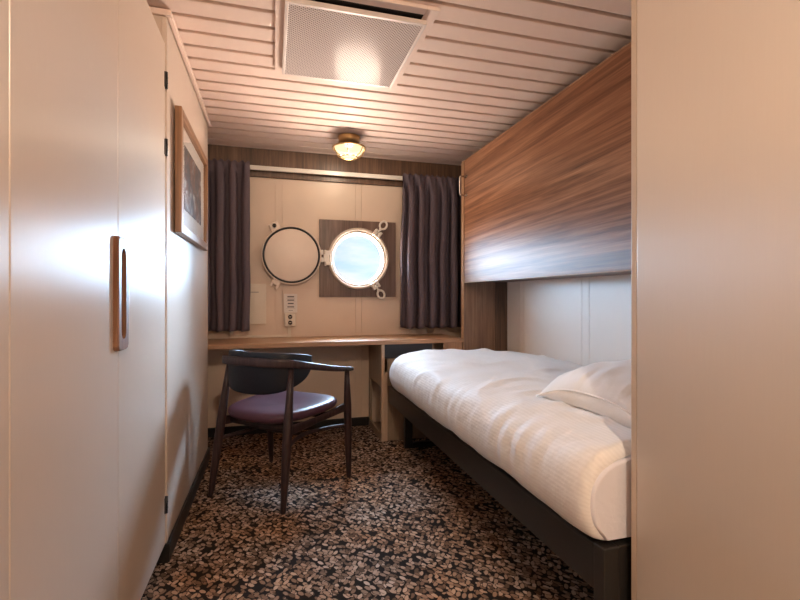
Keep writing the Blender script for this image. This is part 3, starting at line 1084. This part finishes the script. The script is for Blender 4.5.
# seat cushion
m = MB()
rr = []
def seatring(k, z):
    R = []
    for a in range(56):
        th = 2 * PI * a / 56
        c, s_ = math.cos(th), math.sin(th)
        x = math.copysign(abs(c) ** .55, c)
        y = math.copysign(abs(s_) ** .55, s_)
        wdt = .258 + .030 * y
        dz = .020 * max(0, y) ** 2 * k + .012 * abs(x) ** 2.5 * k      # slightly dished, front lifted
        R.append(Vector((x * wdt * k, (y * .248 + .008) * k, z + dz)))
    return R
for k, z in ((.02, .398), (.70, .398), (.90, .402), (.97, .412), (1.0, .428), (.985, .443), (.94, .452), (.86, .456), (.7, .456), (.5, .452), (.3, .449), (.02, .448)):
    rr.append(seatring(k, z))
m.rings(rr)
obj('seat', m, M['leather_plum'], ch, local=True)

m = MB()
for sx in (-1, 1):
    pa = catmull([(sx * .229, -.226, .385), (sx * .215, -.10, .376), (sx * .222, .05, .380), (sx * .252, .17, .398), (sx * .290, .240, .418)], 6)
    rr = sweep(pa, lambda u: (.010, .017 + .008 * abs(2 * u - 1)), 14)
    m._merge(rr.bm, smooth=True)
for yy in (-.15, .15):
    b = sweep(catmull([(-.216, yy, .378), (0, yy, .374), (.216, yy, .378)], 4), lambda u: (.011, .017), 12)
    m._merge(b.bm, smooth=True)
obj('seat_frame', m, M['wenge'], ch, local=True)
for sx in (-1, 1):
    pa = catmull([(sx * .230, -.224, .292), (sx * .185, -.12, .300), (sx * .165, 0, .304), (sx * .20, .13, .304), (sx * .290, .243, .308)], 6)
    obj('stretcher', sweep(pa, lambda u: (.0085, .010), 12, 3), M['wenge'], ch, local=True)
m = sweep(catmull([(-.165, .0, .303), (0, .0, .299), (.165, .0, .303)], 4), lambda u: (.0085, .009), 12, 3)
obj('cross_stretcher', m, M['wenge'], ch, local=True)

# ------------------------------------------------------------------ sky beyond the porthole
w = bpy.data.worlds.new('sky')
S.world = w
w.use_nodes = True
t = w.node_tree
nd = t.nodes
bg = nd['Background']
tc = nd.new('ShaderNodeTexCoord')
def wmath(op, a, b=None, c=None):
    x = nd.new('ShaderNodeMath')
    x.operation = op
    for i, v in enumerate((a, b, c)):
        if v is None: continue
        if isinstance(v, (int, float)): x.inputs[i].default_value = v
        else: t.links.new(v, x.inputs[i])
    return x.outputs[0]
dot = nd.new('ShaderNodeVectorMath')
dot.operation = 'DOT_PRODUCT'
t.links.new(tc.outputs['Generated'], dot.inputs[0])
dv_ = Vector((.18, .98, .07)).normalized()
dot.inputs[1].default_value = dv_
ang = wmath('ARCCOSINE', dot.outputs['Value'])
mr = nd.new('ShaderNodeMapRange')
mr.interpolation_type = 'SMOOTHSTEP'
mr.inputs['From Min'].default_value = .10
mr.inputs['From Max'].default_value = .45
mr.inputs['To Min'].default_value = .41
mr.inputs['To Max'].default_value = 125.0
fall = nd.new('ShaderNodeMapRange')
fall.interpolation_type = 'SMOOTHSTEP'
fall.inputs['From Min'].default_value = .85
fall.inputs['From Max'].default_value = 1.25
fall.inputs['To Min'].default_value = 1.0
fall.inputs['To Max'].default_value = .04
t.links.new(ang, fall.inputs['Value'])
t.links.new(ang, mr.inputs['Value'])
mp = nd.new('ShaderNodeMapping')
mp.inputs['Scale'].default_value = (4, 4, 14)
t.links.new(tc.outputs['Generated'], mp.inputs['Vector'])
nz = nd.new('ShaderNodeTexNoise')
nz.inputs['Scale'].default_value = 2.2
nz.inputs['Detail'].default_value = 5
t.links.new(mp.outputs[0], nz.inputs['Vector'])
rp = nd.new('ShaderNodeValToRGB')
e = rp.color_ramp.elements
e[0].position, e[0].color = .42, (.62, .83, 1.0, 1)
e[1].position, e[1].color = .66, (.90, .955, 1.0, 1)
t.links.new(nz.outputs['Fac'], rp.inputs['Fac'])
sepw = nd.new('ShaderNodeSeparateXYZ')
t.links.new(tc.outputs['Generated'], sepw.inputs[0])
# the sun stands off to the right: that side of the sky is brighter, the high sky dimmer
sunside = nd.new('ShaderNodeMapRange')
sunside.interpolation_type = 'SMOOTHSTEP'
sunside.inputs['From Min'].default_value = -.3
sunside.inputs['From Max'].default_value = .6
sunside.inputs['To Min'].default_value = 1.0
sunside.inputs['To Max'].default_value = 3.3
t.links.new(sepw.outputs['X'], sunside.inputs['Value'])
farside = nd.new('ShaderNodeMapRange')
farside.interpolation_type = 'SMOOTHSTEP'
farside.inputs['From Min'].default_value = .50
farside.inputs['From Max'].default_value = .72
farside.inputs['To Min'].default_value = 1.0
farside.inputs['To Max'].default_value = .10
t.links.new(sepw.outputs['X'], farside.inputs['Value'])
lowsky = nd.new('ShaderNodeMapRange')
lowsky.interpolation_type = 'SMOOTHSTEP'
lowsky.inputs['From Min'].default_value = .17
lowsky.inputs['From Max'].default_value = .42
lowsky.inputs['To Min'].default_value = 1.0
lowsky.inputs['To Max'].default_value = .45
t.links.new(sepw.outputs['Z'], lowsky.inputs['Value'])
# below the horizon: warm sun glitter on the water
sea = nd.new('ShaderNodeMapRange')
sea.interpolation_type = 'SMOOTHSTEP'
sea.inputs['From Min'].default_value = -.02
sea.inputs['From Max'].default_value = -.16
sea.inputs['To Min'].default_value = 0
sea.inputs['To Max'].default_value = 1
t.links.new(sepw.outputs['Z'], sea.inputs['Value'])
mxw = nd.new('ShaderNodeMix')
mxw.data_type = 'RGBA'
t.links.new(sea.outputs[0], mxw.inputs[0])
hz = nd.new('ShaderNodeMapRange')          # hazy patch ahead, deeper blue further round
hz.interpolation_type = 'SMOOTHSTEP'
hz.inputs['From Min'].default_value = .08
hz.inputs['From Max'].default_value = .30
t.links.new(ang, hz.inputs['Value'])
mxb = nd.new('ShaderNodeMix')
mxb.data_type = 'RGBA'
mxb.blend_type = 'MULTIPLY'
t.links.new(hz.outputs[0], mxb.inputs[0])
t.links.new(rp.outputs['Color'], mxb.inputs[6])
mxb.inputs[7].default_value = (.74, .90, 1.06, 1)
t.links.new(mxb.outputs[2], mxw.inputs[6])
mxw.inputs[7].default_value = (1, .78, .62, 1)
t.links.new(mxw.outputs[2], bg.inputs['Color'])
t.links.new(wmath('MULTIPLY', wmath('MULTIPLY', mr.outputs[0], wmath('MAXIMUM', fall.outputs[0], wmath('MULTIPLY', sea.outputs[0], .8))), wmath('MULTIPLY', wmath('MULTIPLY_ADD', sea.outputs[0], -.55, 1.0), wmath('MULTIPLY', wmath('MULTIPLY', sunside.outputs[0], wmath('MAXIMUM', farside.outputs[0], wmath('MULTIPLY', sea.outputs[0], .7))), lowsky.outputs[0]))), bg.inputs['Strength'])

ld = bpy.data.lights.new('porthole_daylight', 'AREA')
ld.shape = 'RECTANGLE'
ld.size = ld.size_y = .44
ld.cycles.is_portal = True
lo = bpy.data.objects.new('porthole_daylight', ld)
C.objects.link(lo)
lo.location = (PX, YB + .16, PZ)
lo.rotation_euler = (-PI / 2, 0, 0)

# ------------------------------------------------------------------ camera
cd = bpy.data.cameras.new('camera')
cd.sensor_width = 36
cd.lens = 455 / 800 * 36
cd.clip_start = .05
cd.shift_y = -3 / 800
cam = bpy.data.objects.new('camera', cd)
C.objects.link(cam)
cam.location = (0, 0, 1.05)
cam.rotation_euler = (PI / 2, 0, -math.atan(127 / 455))
S.camera = cam

S.view_settings.view_transform = 'Standard'
S.view_settings.look = 'None'
S.view_settings.gamma = 1
S.view_settings.exposure = .32
S.view_settings.use_curve_mapping = False
S.cycles.use_denoising = True
S.cycles.max_bounces = 10
S.cycles.diffuse_bounces = 6
S.cycles.glossy_bounces = 5
S.cycles.transparent_max_bounces = 12
S.cycles.caustics_reflective = False
S.cycles.caustics_refractive = False
S.cycles.sample_clamp_indirect = 12
S.cycles.blur_glossy = .1
